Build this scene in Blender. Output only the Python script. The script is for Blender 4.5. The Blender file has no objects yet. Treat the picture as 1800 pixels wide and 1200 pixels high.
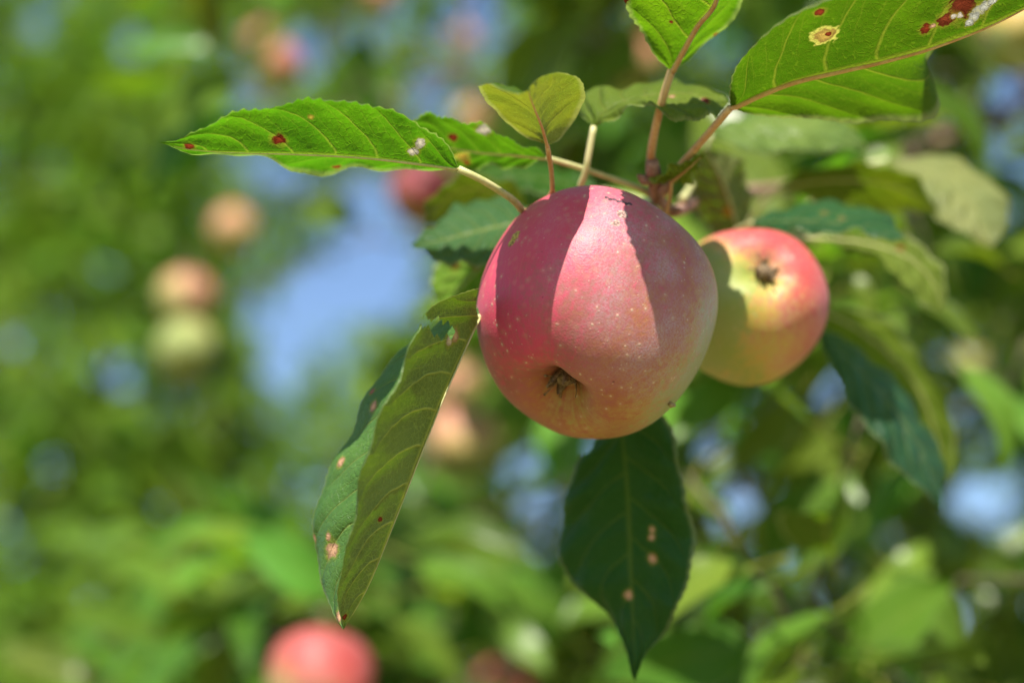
import bpy, bmesh, math, random
import numpy as np
from mathutils import Vector, Matrix, Quaternion
from mathutils.bvhtree import BVHTree

random.seed(7)
rng = np.random.default_rng(11)
S = bpy.context.scene
COL = S.collection
R = math.radians

# ------------------------------------------------------------------ camera
PITCH = R(18)
CAM = Vector((0, 0, 1.55))
RIGHT = Vector((1, 0, 0))
UP = Vector((0, -math.sin(PITCH), math.cos(PITCH)))
FWD = Vector((0, math.cos(PITCH), math.sin(PITCH)))
FPX = 2750.0                       # 55 mm lens on a 36 mm, 1800 px wide frame
cam_d = bpy.data.cameras.new('camera')
cam = bpy.data.objects.new('camera', cam_d)
COL.objects.link(cam)
cam.location = CAM
cam.rotation_euler = (math.pi / 2 + PITCH, 0, 0)
cam_d.lens = 55
cam_d.sensor_width = 36
cam_d.clip_start = 0.02
cam_d.clip_end = 800
cam_d.dof.use_dof = True
cam_d.dof.focus_distance = 0.462
cam_d.dof.aperture_fstop = 3.9
S.camera = cam

# ------------------------------------------------------------------ light
SUN_CAM = Vector((-0.07, 0.94, 0.37)).normalized()        # right, up, towards the lens
SUN = (RIGHT * SUN_CAM.x + UP * SUN_CAM.y - FWD * SUN_CAM.z).normalized()
elev = math.asin(SUN.z)
azim = math.atan2(SUN.x, SUN.y)
W = bpy.data.worlds.new('World')
S.world = W
W.use_nodes = True
wn = W.node_tree
bg = wn.nodes['Background']
sky = wn.nodes.new('ShaderNodeTexSky')
sky.sky_type = 'NISHITA'
sky.sun_disc = False
sky.sun_elevation = elev
sky.sun_rotation = azim
sky.air_density = 1.0
sky.dust_density = 0.05
sky.altitude = 900
sky.ozone_density = 2.6
wn.links.new(sky.outputs[0], bg.inputs[0])
bg.inputs[1].default_value = 0.10
sun_d = bpy.data.lights.new('sun', 'SUN')
sun_d.energy = 5.0
sun_d.angle = R(0.53)
sun_d.color = (1.0, 0.935, 0.83)
sun = bpy.data.objects.new('sun', sun_d)
COL.objects.link(sun)
sun.rotation_euler = SUN.to_track_quat('Z', 'Y').to_euler()
sun.location = (0, -3, 8)
S.view_settings.view_transform = 'Standard'
S.view_settings.look = 'None'
S.view_settings.gamma = 1
S.view_settings.use_curve_mapping = False
S.view_settings.exposure = 1.0
S.cycles.use_denoising = True
S.cycles.max_bounces = 6
S.cycles.diffuse_bounces = 3
S.cycles.transmission_bounces = 6


def P(px, py, d):
    """a point seen at photo pixel (px, py), d metres in front of the lens"""
    return CAM + RIGHT * ((px - 900) / FPX * d) + UP * ((600 - py) / FPX * d) + FWD * d


def project(p):
    v = p - CAM
    d = v.dot(FWD)
    return 900 + v.dot(RIGHT) / d * FPX, 600 - v.dot(UP) / d * FPX, d


# ------------------------------------------------------------------ helpers
def tag(o, label=None, cat=None, group=None, kind=None):
    if label: o['label'] = label
    if cat: o['category'] = cat
    if group: o['group'] = group
    if kind: o['kind'] = kind
    return o


def empty(name, loc):
    o = bpy.data.objects.new(name, None)
    COL.objects.link(o)
    o.location = loc
    o.empty_display_size = 0.02
    return o


def child(o, parent):
    """parent o (placed in world space, parent unrotated chain) keeping its place"""
    o.parent = parent
    o.matrix_parent_inverse = WORLD.get(parent.name, Matrix()).inverted()
    return o


WORLD = {}


def link(name, me, mat=None, parent=None, mw=None, smooth=True):
    o = bpy.data.objects.new(name, me)
    COL.objects.link(o)
    if mat and not me.materials:
        me.materials.append(mat)
    mw = mw or Matrix()
    WORLD[o.name] = mw
    if parent is not None:
        o.parent = parent
        o.matrix_local = WORLD[parent.name].inverted() @ mw
    else:
        o.matrix_local = mw
    return o


def root(name, loc):
    o = empty(name, loc)
    WORLD[o.name] = Matrix.Translation(loc)
    return o


def mesh(name, verts, faces, origin=None, smooth=True, uvs=None):
    me = bpy.data.meshes.new(name)
    if origin is not None:
        verts = [Vector(v) - origin for v in verts]
    me.from_pydata([tuple(v) for v in verts], [], faces)
    if smooth:
        me.polygons.foreach_set('use_smooth', [True] * len(me.polygons))
    if uvs is not None:
        uvl = me.uv_layers.new(name='leaf_uv')
        li = np.zeros(len(me.loops), dtype=np.int32)
        me.loops.foreach_get('vertex_index', li)
        uvl.data.foreach_set('uv', np.asarray(uvs, dtype=np.float32)[li].ravel())
    me.update()
    return me


def spline(pts, n):
    """n+1 points along a chord-length Catmull-Rom through pts"""
    pts = [Vector(p) for p in pts]
    if len(pts) == 2:
        return [pts[0].lerp(pts[1], i / n) for i in range(n + 1)]
    ext = [pts[0] * 2 - pts[1]] + pts + [pts[-1] * 2 - pts[-2]]
    dense = []
    for i in range(1, len(ext) - 2):
        p0, p1, p2, p3 = ext[i - 1:i + 3]
        for k in range(24):
            t = k / 24
            dense.append(0.5 * ((2 * p1) + (p2 - p0) * t + (2 * p0 - 5 * p1 + 4 * p2 - p3) * t * t
                                + (3 * p1 - p0 - 3 * p2 + p3) * t ** 3))
    dense.append(pts[-1])
    L = [0.0]
    for a, b in zip(dense, dense[1:]):
        L.append(L[-1] + (b - a).length)
    out, j = [], 0
    for i in range(n + 1):
        s = L[-1] * i / n
        while j < len(L) - 2 and L[j + 1] < s:
            j += 1
        seg = max(L[j + 1] - L[j], 1e-9)
        out.append(dense[j].lerp(dense[j + 1], min(1, max(0, (s - L[j]) / seg))))
    return out


def tube(pts, radii, sides=8, cap=True):
    V, F = [], []
    n = len(pts)
    ref = Vector((0.31, 0.17, 0.93)).normalized()
    for i, p in enumerate(pts):
        t = (pts[min(i + 1, n - 1)] - pts[max(i - 1, 0)])
        t = t.normalized() if t.length > 1e-9 else Vector((0, 0, 1))
        a = t.cross(ref)
        if a.length < 1e-4: a = t.cross(Vector((1, 0, 0)))
        a.normalize()
        b = t.cross(a)
        for k in range(sides):
            th = 2 * math.pi * k / sides
            V.append(p + (a * math.cos(th) + b * math.sin(th)) * radii[i])
    for i in range(n - 1):
        for k in range(sides):
            k2 = (k + 1) % sides
            F.append((i * sides + k, i * sides + k2, (i + 1) * sides + k2, (i + 1) * sides + k))
    if cap:
        F.append(tuple(range(sides))[::-1])
        F.append(tuple((n - 1) * sides + k for k in range(sides)))
    return V, F


# ------------------------------------------------------------------ node helpers
class NT:
    def __init__(self, name):
        self.m = bpy.data.materials.new(name)
        self.m.use_nodes = True
        self.t = self.m.node_tree
        self.t.nodes.clear()
        self.out = self.t.nodes.new('ShaderNodeOutputMaterial')

    def n(self, kind, **kw):
        nd = self.t.nodes.new(kind)
        for k, v in kw.items():
            setattr(nd, k, v)
        return nd

    def set(self, sock, v):
        if hasattr(v, 'is_output') or isinstance(v, bpy.types.NodeSocket):
            self.t.links.new(v, sock)
        else:
            if isinstance(v, (tuple, list, Vector)) and len(v) == 3 and sock.type == 'RGBA':
                v = (*v, 1)
            sock.default_value = v

    def math(self, op, a, b=None, c=None, clamp=False):
        nd = self.n('ShaderNodeMath', operation=op, use_clamp=clamp)
        self.set(nd.inputs[0], a)
        if b is not None: self.set(nd.inputs[1], b)
        if c is not None: self.set(nd.inputs[2], c)
        return nd.outputs[0]

    def vmath(self, op, a, b=None, out=0):
        nd = self.n('ShaderNodeVectorMath', operation=op)
        self.set(nd.inputs[0], a)
        if b is not None:
            if op == 'SCALE': self.set(nd.inputs['Scale'], b)
            else: self.set(nd.inputs[1], b)
        return nd.outputs[out]

    def ramp(self, v, lo, hi, a=0.0, b=1.0, smooth=True):
        nd = self.n('ShaderNodeMapRange')
        nd.interpolation_type = 'SMOOTHSTEP' if smooth else 'LINEAR'
        self.set(nd.inputs[0], v)
        for i, x in zip((1, 2, 3, 4), (lo, hi, a, b)):
            self.set(nd.inputs[i], x)
        return nd.outputs[0]

    def mix(self, f, a, b, blend='MIX'):
        nd = self.n('ShaderNodeMix', data_type='RGBA', blend_type=blend)
        self.set(nd.inputs[0], f)
        self.set(nd.inputs[6], a)
        self.set(nd.inputs[7], b)
        return nd.outputs[2]

    def noise(self, vec, scale, detail=2, rough=0.5, out='Fac', dist=0.0):
        nd = self.n('ShaderNodeTexNoise')
        if vec is not None: self.set(nd.inputs['Vector'], vec)
        nd.inputs['Scale'].default_value = scale
        nd.inputs['Detail'].default_value = detail
        nd.inputs['Roughness'].default_value = rough
        nd.inputs['Distortion'].default_value = dist
        return nd.outputs[out]

    def voronoi(self, vec, scale, feature='F1', out='Distance', rnd=1.0):
        nd = self.n('ShaderNodeTexVoronoi', feature=feature)
        if vec is not None: self.set(nd.inputs['Vector'], vec)
        nd.inputs['Scale'].default_value = scale
        nd.inputs['Randomness'].default_value = rnd
        return nd.outputs[out]

    def colramp(self, v, stops):
        nd = self.n('ShaderNodeValToRGB')
        self.set(nd.inputs[0], v)
        el = nd.color_ramp.elements
        while len(el) < len(stops): el.new(0.5)
        for e, (p, c) in zip(el, stops):
            e.position = p
            e.color = (*c, 1)
        return nd.outputs[0]

    def bump(self, h, strength, dist, normal=None):
        nd = self.n('ShaderNodeBump')
        nd.inputs['Strength'].default_value = strength
        nd.inputs['Distance'].default_value = dist
        self.set(nd.inputs['Height'], h)
        if normal is not None: self.set(nd.inputs['Normal'], normal)
        return nd.outputs[0]


# ------------------------------------------------------------------ materials
def leaf_material(name, upper=(0.026, 0.085, 0.005), under=(0.075, 0.155, 0.008), trans=(0.075, 0.235, 0.002),
                  tfac=0.42, rough=0.40, spots=(), detail=True, spec=0.17, nveins=7.0, vary=0.25, veincol=(0.26, 0.30, 0.07)):
    """a leaf with a dark glossy upper side and a pale felted underside; spots: (point, radius, colour[, rim colour])"""
    t = NT(name)
    geo = t.n('ShaderNodeNewGeometry')
    back = geo.outputs['Backfacing']
    tc = t.n('ShaderNodeTexCoord')
    obj = tc.outputs['Object']
    uv = t.n('ShaderNodeUVMap', uv_map='leaf_uv').outputs[0]
    sep = t.n('ShaderNodeSeparateXYZ')
    t.set(sep.inputs[0], uv)
    u, v = sep.outputs[0], sep.outputs[1]
    av = t.math('ABSOLUTE', v)
    sgn = t.math('SIGN', v)
    info = t.n('ShaderNodeObjectInfo')
    at = t.n('ShaderNodeAttribute', attribute_name='rnd')
    var = t.math('FRACT', t.math('ADD', info.outputs['Random'], at.outputs['Fac']))
    # veins
    wob = t.noise(uv, 1.6, 2)
    s = t.math('MULTIPLY', t.math('SUBTRACT', u, t.math('MULTIPLY', t.math('POWER', av, 1.25), 0.25)), nveins)
    s = t.math('ADD', s, t.math('MULTIPLY', sgn, 0.21))
    s = t.math('ADD', s, t.math('MULTIPLY', wob, 0.5))
    tri = t.math('MULTIPLY', t.math('ABSOLUTE', t.math('SUBTRACT', t.math('FRACT', s), 0.5)), 2.0)
    lat = t.ramp(tri, t.math('ADD', 0.87, t.math('MULTIPLY', av, 0.07)), 0.985)
    tri2 = t.math('MULTIPLY', t.math('ABSOLUTE', t.math('SUBTRACT', t.math('FRACT', t.math('ADD', t.math('MULTIPLY', s, 3.0), t.math('MULTIPLY', av, 2.0))), 0.5)), 2.0)
    lat = t.math('MAXIMUM', lat, t.math('MULTIPLY', t.ramp(tri2, 0.86, 0.98), t.ramp(av, 0.2, 0.5, 0.0, 0.28)))
    lat = t.math('MULTIPLY', lat, t.ramp(av, 0.98, 0.65))
    midr = t.ramp(av, 0.055, 0.015)
    vein = t.math('MAXIMUM', lat, midr)
    if detail:
        ret = t.voronoi(t.vmath('ADD', obj, t.vmath('SCALE', t.noise(obj, 300, 2, out='Color'), 0.0012)), 620, 'DISTANCE_TO_EDGE')
        ret = t.ramp(ret, 0.09, 0.0)
        ret2 = t.ramp(t.voronoi(obj, 1500, 'DISTANCE_TO_EDGE'), 0.10, 0.0)
        net = t.math('MAXIMUM', ret, t.math('MULTIPLY', ret2, 0.45))
    else:
        net = 0.0
    big = t.noise(obj, 45, 3)
    fine = t.noise(obj, 900, 2)
    up = t.mix(t.ramp(big, 0.3, 0.75), upper, tuple(c * k for c, k in zip(upper, (1.5, 1.32, 1.15))))
    up = t.mix(t.math('MULTIPLY', vein, 0.38), up, veincol)
    un = t.mix(t.ramp(big, 0.3, 0.75), under, tuple(c * 0.78 for c in under))
    un = t.mix(t.math('MULTIPLY', fine, 0.22), un, (0.34, 0.38, 0.16))
    un = t.mix(t.math('MULTIPLY', vein, 0.85), un, tuple(min(1, c * 1.45) for c in veincol))
    tr = t.mix(t.ramp(big, 0.3, 0.7), tuple(c * k for c, k in zip(trans, (1.25, 1.08, 1.0))), tuple(c * k for c, k in zip(trans, (0.62, 0.74, 0.8))))
    tr = t.mix(t.math('MULTIPLY', vein, 0.55), tr, (0.27, 0.34, 0.02))
    if detail:
        up = t.mix(t.math('MULTIPLY', net, 0.22), up, tuple(c * 1.9 for c in upper))
        un = t.mix(t.math('MULTIPLY', net, 0.75), un, tuple(min(1, c * 1.9) for c in under))
        tr = t.mix(t.math('MULTIPLY', net, 0.42), tr, (0.20, 0.34, 0.015))
    # leaf to leaf variation
    hsv = []
    for c in (up, un, tr):
        h = t.n('ShaderNodeHueSaturation')
        t.set(h.inputs['Hue'], t.ramp(var, 0, 1, 0.5 - 0.028 * vary * 4, 0.5 + 0.012 * vary * 4, False))
        t.set(h.inputs['Value'], t.ramp(t.math('FRACT', t.math('MULTIPLY', var, 7.3)), 0, 1, 1 - vary, 1 + vary, False))
        t.set(h.inputs['Color'], c)
        hsv.append(h.outputs[0])
    up, un, tr = hsv
    # pale margin: the sunlit rolled edge painted into the leaf colours
    rim = t.ramp(av, 0.92, 0.985)
    un = t.mix(t.math('MULTIPLY', rim, 0.6), un, (0.45, 0.48, 0.25))
    up = t.mix(t.math('MULTIPLY', rim, 0.4), up, (0.28, 0.33, 0.14))
    tr = t.mix(t.math('MULTIPLY', rim, 0.45), tr, (0.40, 0.46, 0.12))
    # brown and pale blemishes with a shape of their own
    gen = geo.outputs['Position']
    if spots:
        wb = t.vmath('SUBTRACT', t.noise(gen, 430, 4, 0.55, out='Color'), (0.5, 0.5, 0.5))
    for i, sp in enumerate(spots):
        c, r, col = sp[:3]
        q = t.vmath('ADD', gen, t.vmath('SCALE', wb, r * 1.7))
        d = t.vmath('DISTANCE', q, tuple(c), out=1)
        if len(sp) > 3:
            m2 = t.ramp(d, r * 1.55, r * 1.2)
            up, un, tr = (t.mix(m2, x, sp[3]) for x in (up, un, tr))
        mk = t.ramp(d, r * 1.10, r * 0.84)
        hl = t.ramp(d, r * 1.75, r * 1.0, 0, 0.35)
        up, un, tr = (t.mix(hl, x, (0.34, 0.30, 0.03)) for x in (up, un, tr))
        inner = t.mix(t.ramp(d, r * 0.9, r * 0.2), tuple(c * 0.55 for c in col), col)
        up, un, tr = (t.mix(mk, x, inner) for x in (up, un, tr))
    base = t.mix(back, up, un)
    rg = t.math('ADD', t.math('MULTIPLY', back, 0.62 - rough), t.math('ADD', rough - 0.06, t.math('MULTIPLY', big, 0.12)))
    tl = t.n('ShaderNodeBsdfTranslucent')
    tl_n = tl.inputs['Normal']
    nrm = None
    if detail:
        hh = t.math('MULTIPLY', t.math('ADD', vein, t.math('MULTIPLY', ret, 0.5)), -0.4)
        hh = t.math('SUBTRACT', hh, t.math('MULTIPLY', t.math('POWER', tri, 2.0), t.ramp(av, 0.0, 0.4, 0.3, 1.2)))
        hh = t.math('ADD', hh, t.math('MULTIPLY', t.noise(obj, 220, 2), 1.1))
        nrm = t.bump(hh, 0.75, 0.0010)
        t.set(tl_n, nrm)
    pr = t.n('ShaderNodeBsdfPrincipled')
    t.set(pr.inputs['Base Color'], base)
    t.set(pr.inputs['Roughness'], rg)
    t.set(pr.inputs['Specular IOR Level'], t.math('SUBTRACT', spec, t.math('MULTIPLY', back, spec * 0.6)))
    t.set(tl.inputs['Color'], tr)
    if detail:
        t.set(pr.inputs['Normal'], nrm)
    mx = t.n('ShaderNodeMixShader')
    mx.inputs[0].default_value = tfac
    t.t.links.new(pr.outputs[0], mx.inputs[1])
    t.t.links.new(tl.outputs[0], mx.inputs[2])
    t.t.links.new(mx.outputs[0], t.out.inputs[0])
    return t.m


def apple_material(name, blush_dir, amount=0.0, red=(0.41, 0.120, 0.105), deep=(0.66, 0.066, 0.130), mid=(0.43, 0.195, 0.070),  # deep blush is raised too: lift for the shaded cheek put into colour
                   ground=(0.46, 0.44, 0.10), green=(0.30, 0.38, 0.08), scale=1.0, bloom=0.22, marks=(), green_dir=None, bloom_dir=None, basin=0.16, greening=0.22):
    """blush_dir / green_dir in the apple's own coordinates; +Z is the stalk end"""
    t = NT(name)
    tc = t.n('ShaderNodeTexCoord')
    obj = tc.outputs['Object']
    nn = t.vmath('NORMALIZE', obj)
    sep = t.n('ShaderNodeSeparateXYZ')
    t.set(sep.inputs[0], nn)
    z = sep.outputs[2]
    ring = t.vmath('NORMALIZE', t.vmath('MULTIPLY', nn, (1, 1, 0)))
    streakv = t.vmath('ADD', t.vmath('SCALE', ring, 5.0), t.vmath('MULTIPLY', nn, (0, 0, 0.7)))
    streak = t.noise(streakv, 3.2, 4, 0.62)
    patch = t.noise(obj, 38 * scale, 3, 0.55)
    speck = t.noise(obj, 440 * scale, 4, 0.72)
    speck2 = t.noise(obj, 1500 * scale, 2, 0.6)
    d = t.vmath('DOT_PRODUCT', nn, tuple(blush_dir), out=1)
    f = t.math('ADD', t.math('MULTIPLY', d, 0.46), 0.50 + amount)
    f = t.math('SUBTRACT', f, t.ramp(z, -0.25, -0.85, 0, 0.03))
    f = t.math('ADD', f, t.math('MULTIPLY', t.math('SUBTRACT', streak, 0.5), 0.34))
    f = t.math('ADD', f, t.math('MULTIPLY', t.math('SUBTRACT', patch, 0.5), 0.55))
    f = t.math('ADD', f, t.math('MULTIPLY', t.math('SUBTRACT', speck, 0.5), 0.80))
    f = t.math('SUBTRACT', f, t.ramp(z, -0.86, -1.0, 0, basin))
    if green_dir is not None:
        gd = t.vmath('DOT_PRODUCT', nn, tuple(green_dir), out=1)
        f = t.math('SUBTRACT', f, t.ramp(gd, 0.45, 1.0, 0, greening))
    col = t.colramp(f, [(0.10, green), (0.27, ground), (0.46, mid), (0.66, red), (0.95, deep)])
    # waxy bloom
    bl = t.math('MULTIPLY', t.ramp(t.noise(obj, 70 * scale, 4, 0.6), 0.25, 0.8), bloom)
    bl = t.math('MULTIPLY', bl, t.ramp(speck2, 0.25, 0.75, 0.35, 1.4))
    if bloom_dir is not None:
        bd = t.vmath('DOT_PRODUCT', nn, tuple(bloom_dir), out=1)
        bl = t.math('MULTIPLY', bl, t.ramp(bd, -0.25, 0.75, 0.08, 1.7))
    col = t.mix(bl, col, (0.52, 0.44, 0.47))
    # lenticels: small pale dots
    vec = t.vmath('ADD', obj, t.vmath('SCALE', t.noise(obj, 200, 2, out='Color'), 0.0016))
    vd = t.voronoi(vec, 270 * scale)
    dots = t.ramp(vd, 0.15, 0.06)
    vd2 = t.voronoi(t.vmath('ADD', vec, (0.3, 0.1, 0.7)), 430 * scale)
    dots2 = t.math('MULTIPLY', t.ramp(vd2, 0.15, 0.07), 0.6)
    dots = t.math('MULTIPLY', t.math('MAXIMUM', dots, dots2), t.ramp(patch, 0.30, 0.55, 0.4, 1.0))
    halo = t.math('MULTIPLY', t.ramp(vd, 0.42, 0.12), 0.16)
    col = t.mix(halo, col, (0.62, 0.40, 0.22))
    crowd = t.ramp(t.noise(obj, 55 * scale, 2), 0.32, 0.66, 0.15, 0.75)
    col = t.mix(t.math('MULTIPLY', dots, crowd), col, (0.76, 0.62, 0.46))
    # fine pale streaks running from the blossom end
    st = t.noise(t.vmath('ADD', t.vmath('SCALE', ring, 16.0), t.vmath('MULTIPLY', nn, (0, 0, 1.3))), 3.0, 3, 0.6)
    col = t.mix(t.math('MULTIPLY', t.ramp(st, 0.50, 0.72), 0.07), col, (0.60, 0.40, 0.16))
    dark = t.math('MULTIPLY', t.ramp(t.voronoi(t.vmath('ADD', vec, (1.3, 2.1, 0.2)), 95 * scale), 0.05, 0.02), 0.7)
    col = t.mix(dark, col, (0.10, 0.03, 0.025))
    rough = t.math('ADD', 0.35, t.math('MULTIPLY', patch, 0.18))
    h = t.math('ADD', t.math('MULTIPLY', speck2, 0.6), t.math('MULTIPLY', speck, 0.4))
    h = t.math('ADD', h, t.math('MULTIPLY', dots, 0.5))
    # russet marks: (own-coordinate point, radius vector scale, colour, stretch)
    for i, (c, r, colr, st) in enumerate(marks):
        q = t.vmath('SUBTRACT', obj, tuple(c))
        q = t.vmath('MULTIPLY', q, st)
        if i == 0: wb = t.vmath('SUBTRACT', t.noise(obj, 700, 3, out='Color'), (0.5, 0.5, 0.5))
        q = t.vmath('ADD', q, t.vmath('SCALE', wb, r * 1.1))
        dd = t.vmath('LENGTH', q, out=1)
        mk = t.ramp(dd, r * 1.05, r * 0.85)
        cc = t.mix(t.ramp(t.noise(obj, 1300, 2), 0.4, 0.62), colr, tuple(x * 0.35 for x in colr))
        col = t.mix(t.math('MULTIPLY', mk, 0.92), col, cc)
        rough = t.math('ADD', rough, t.math('MULTIPLY', mk, 0.3))
    pr = t.n('ShaderNodeBsdfPrincipled')
    col = t.mix(1.0, col, (0.74, 0.73, 0.74), 'MULTIPLY')
    t.set(pr.inputs['Base Color'], col)
    t.set(pr.inputs['Roughness'], rough)
    pr.inputs['Specular IOR Level'].default_value = 0.24
    pr.inputs['Sheen Weight'].default_value = 0.06
    pr.inputs['Sheen Roughness'].default_value = 0.45
    t.set(pr.inputs['Sheen Tint'], (1.0, 0.93, 0.95))
    t.set(pr.inputs['Normal'], t.bump(h, 0.6, 0.00028))
    t.t.links.new(pr.outputs[0], t.out.inputs[0])
    return t.m


def simple_material(name, a, b, scale=120, rough=0.7, bump=0.4, bdist=0.0006, stretch=(1, 1, 1)):
    t = NT(name)
    tc = t.n('ShaderNodeTexCoord')
    v = t.vmath('MULTIPLY', tc.outputs['Object'], stretch)
    n1 = t.noise(v, scale, 4, 0.6)
    n2 = t.noise(v, scale * 5, 3, 0.6)
    f = t.math('ADD', t.math('MULTIPLY', n1, 0.65), t.math('MULTIPLY', n2, 0.35))
    pr = t.n('ShaderNodeBsdfPrincipled')
    t.set(pr.inputs['Base Color'], t.mix(t.ramp(f, 0.36, 0.62), a, b))
    pr.inputs['Roughness'].default_value = rough
    t.set(pr.inputs['Normal'], t.bump(f, bump, bdist))
    t.t.links.new(pr.outputs[0], t.out.inputs[0])
    return t.m


M_leaf = leaf_material('apple_leaf', detail=False, vary=0.42, rough=0.27, spec=0.15, upper=(0.072, 0.175, 0.022), under=(0.07, 0.14, 0.014), trans=(0.125, 0.32, 0.006))
t = NT('orchard_leaf')
geo = t.n('ShaderNodeNewGeometry')
at = t.n('ShaderNodeAttribute', attribute_name='rnd')
r1 = at.outputs['Fac']
r2 = t.math('FRACT', t.math('MULTIPLY', r1, 9.7))
fu = t.mix(r1, (0.070, 0.185, 0.012), (0.17, 0.25, 0.035))
fd = t.mix(r1, (0.09, 0.15, 0.015), (0.16, 0.18, 0.03))
fx = t.mix(r2, (0.12, 0.32, 0.006), (0.26, 0.38, 0.015))
pr = t.n('ShaderNodeBsdfPrincipled')
t.set(pr.inputs['Base Color'], t.mix(geo.outputs['Backfacing'], fu, fd))
pr.inputs['Roughness'].default_value = 0.42
pr.inputs['Specular IOR Level'].default_value = 0.06
tl = t.n('ShaderNodeBsdfTranslucent')
t.set(tl.inputs['Color'], fx)
mx = t.n('ShaderNodeMixShader')
mx.inputs[0].default_value = 0.42
t.t.links.new(pr.outputs[0], mx.inputs[1])
t.t.links.new(tl.outputs[0], mx.inputs[2])
t.t.links.new(mx.outputs[0], t.out.inputs[0])
M_far = t.m
M_bark = simple_material('bark', (0.07, 0.052, 0.036), (0.17, 0.13, 0.09), 60, 0.85, 0.8, 0.003)
M_twig = simple_material('young_twig', (0.16, 0.07, 0.045), (0.36, 0.22, 0.15), 340, 0.7, 0.9, 0.0008)
M_pet_green = simple_material('petiole_green', (0.36, 0.38, 0.13), (0.50, 0.46, 0.22), 220, 0.55, 0.3, 0.0003)
M_pet_red = simple_material('petiole_reddish', (0.42, 0.22, 0.08), (0.52, 0.36, 0.15), 220, 0.55, 0.3, 0.0003)
M_sepal = simple_material('dried_sepal', (0.07, 0.038, 0.018), (0.24, 0.17, 0.09), 900, 0.85, 0.6, 0.0003)
M_stalk = simple_material('fruit_stalk', (0.20, 0.15, 0.06), (0.30, 0.24, 0.11), 400, 0.6, 0.4, 0.0003)

# ------------------------------------------------------------------ ground
t = NT('orchard_grass')
tc = t.n('ShaderNodeTexCoord')
g1 = t.noise(tc.outputs['Object'], 1.2, 5, 0.6)
g2 = t.noise(tc.outputs['Object'], 26, 4, 0.7)
gc = t.mix(t.ramp(g1, 0.35, 0.65), (0.36, 0.27, 0.10), (0.22, 0.20, 0.06))
gc = t.mix(t.ramp(g2, 0.3, 0.7, 0, 0.6), gc, (0.40, 0.30, 0.13))
pr = t.n('ShaderNodeBsdfPrincipled')
t.set(pr.inputs['Base Color'], gc)
pr.inputs['Roughness'].default_value = 0.95
t.set(pr.inputs['Normal'], t.bump(g2, 0.9, 0.05))
t.t.links.new(pr.outputs[0], t.out.inputs[0])
N = 40
gv = [((i / N - 0.5) * 500, (j / N - 0.5) * 500, 0.04 * math.sin(i * 1.7) * math.cos(j * 2.3)) for j in range(N + 1) for i in range(N + 1)]
gf = [(j * (N + 1) + i, j * (N + 1) + i + 1, (j + 1) * (N + 1) + i + 1, (j + 1) * (N + 1) + i) for j in range(N) for i in range(N)]
tag(link('ground', mesh('ground', gv, gf), t.m), kind='structure')

# ------------------------------------------------------------------ apples
PROFILE = [(0.0, 0.38), (0.07, 0.42), (0.17, 0.56), (0.30, 0.68), (0.46, 0.735), (0.67, 0.71), (0.85, 0.60), (0.965, 0.39), (1.0, 0.13),
           (0.985, -0.15), (0.905, -0.44), (0.77, -0.67), (0.61, -0.81), (0.45, -0.875), (0.31, -0.86), (0.20, -0.77), (0.11, -0.68), (0.0, -0.65)]


def apple_mesh(name, radius, seed, nt=96, npn=128, lobe=1.0, squash=1.0, flat=0.0):
    prof = spline([Vector((a, b if b > -0.6 or a > 0.44 else b + (-0.87 - b) * flat, 0)) for a, b in PROFILE], nt)
    rr = random.Random(seed)
    ph = [rr.uniform(0, 6.28) for _ in range(6)]
    V, F = [], []
    for i, q in enumerate(prof):
        for k in range(npn):
            a = 2 * math.pi * k / npn
            r, z = max(q.x, 0.0), q.y
            lw = max(0, min(1, (-z - 0.05) / 0.7)) * lobe
            r2 = r * (1 + 0.028 * math.cos(5 * a + ph[0]) * lw + 0.011 * math.cos(5 * a + ph[0]) + 0.030 * math.sin(2 * a + ph[1]) + 0.012 * math.sin(3 * a + ph[2]))
            z2 = z + 0.030 * math.cos(5 * a + ph[0]) * lw * min(1, r * 2.2) + 0.03 * r * math.sin(a + ph[3]) + 0.012 * math.sin(2 * a + ph[4]) * r
            V.append(Vector((r2 * math.cos(a), r2 * math.sin(a), z2 * squash)) * radius)
    for i in range(nt):
        for k in range(npn):
            k2 = (k + 1) % npn
            F.append((i * npn + k, (i + 1) * npn + k, (i + 1) * npn + k2, i * npn + k2))
    me = mesh(name, V, F)
    bm = bmesh.new()
    bm.from_mesh(me)
    bmesh.ops.remove_doubles(bm, verts=bm.verts, dist=radius * 1e-4)
    bmesh.ops.recalc_face_normals(bm, faces=bm.faces)
    bm.to_mesh(me)
    bm.free()
    me.polygons.foreach_set('use_smooth', [True] * len(me.polygons))
    return me


def cam_vec(x, y, z):
    return (RIGHT * x + UP * y - FWD * z).normalized()


def apple_frame(center, calyx, twist=0.0):
    """world matrix of an apple whose calyx end points along calyx"""
    q = (-calyx).to_track_quat('Z', 'Y')
    return Matrix.Translation(center) @ (q @ Quaternion((0, 0, 1), twist)).to_matrix().to_4x4()


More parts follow.
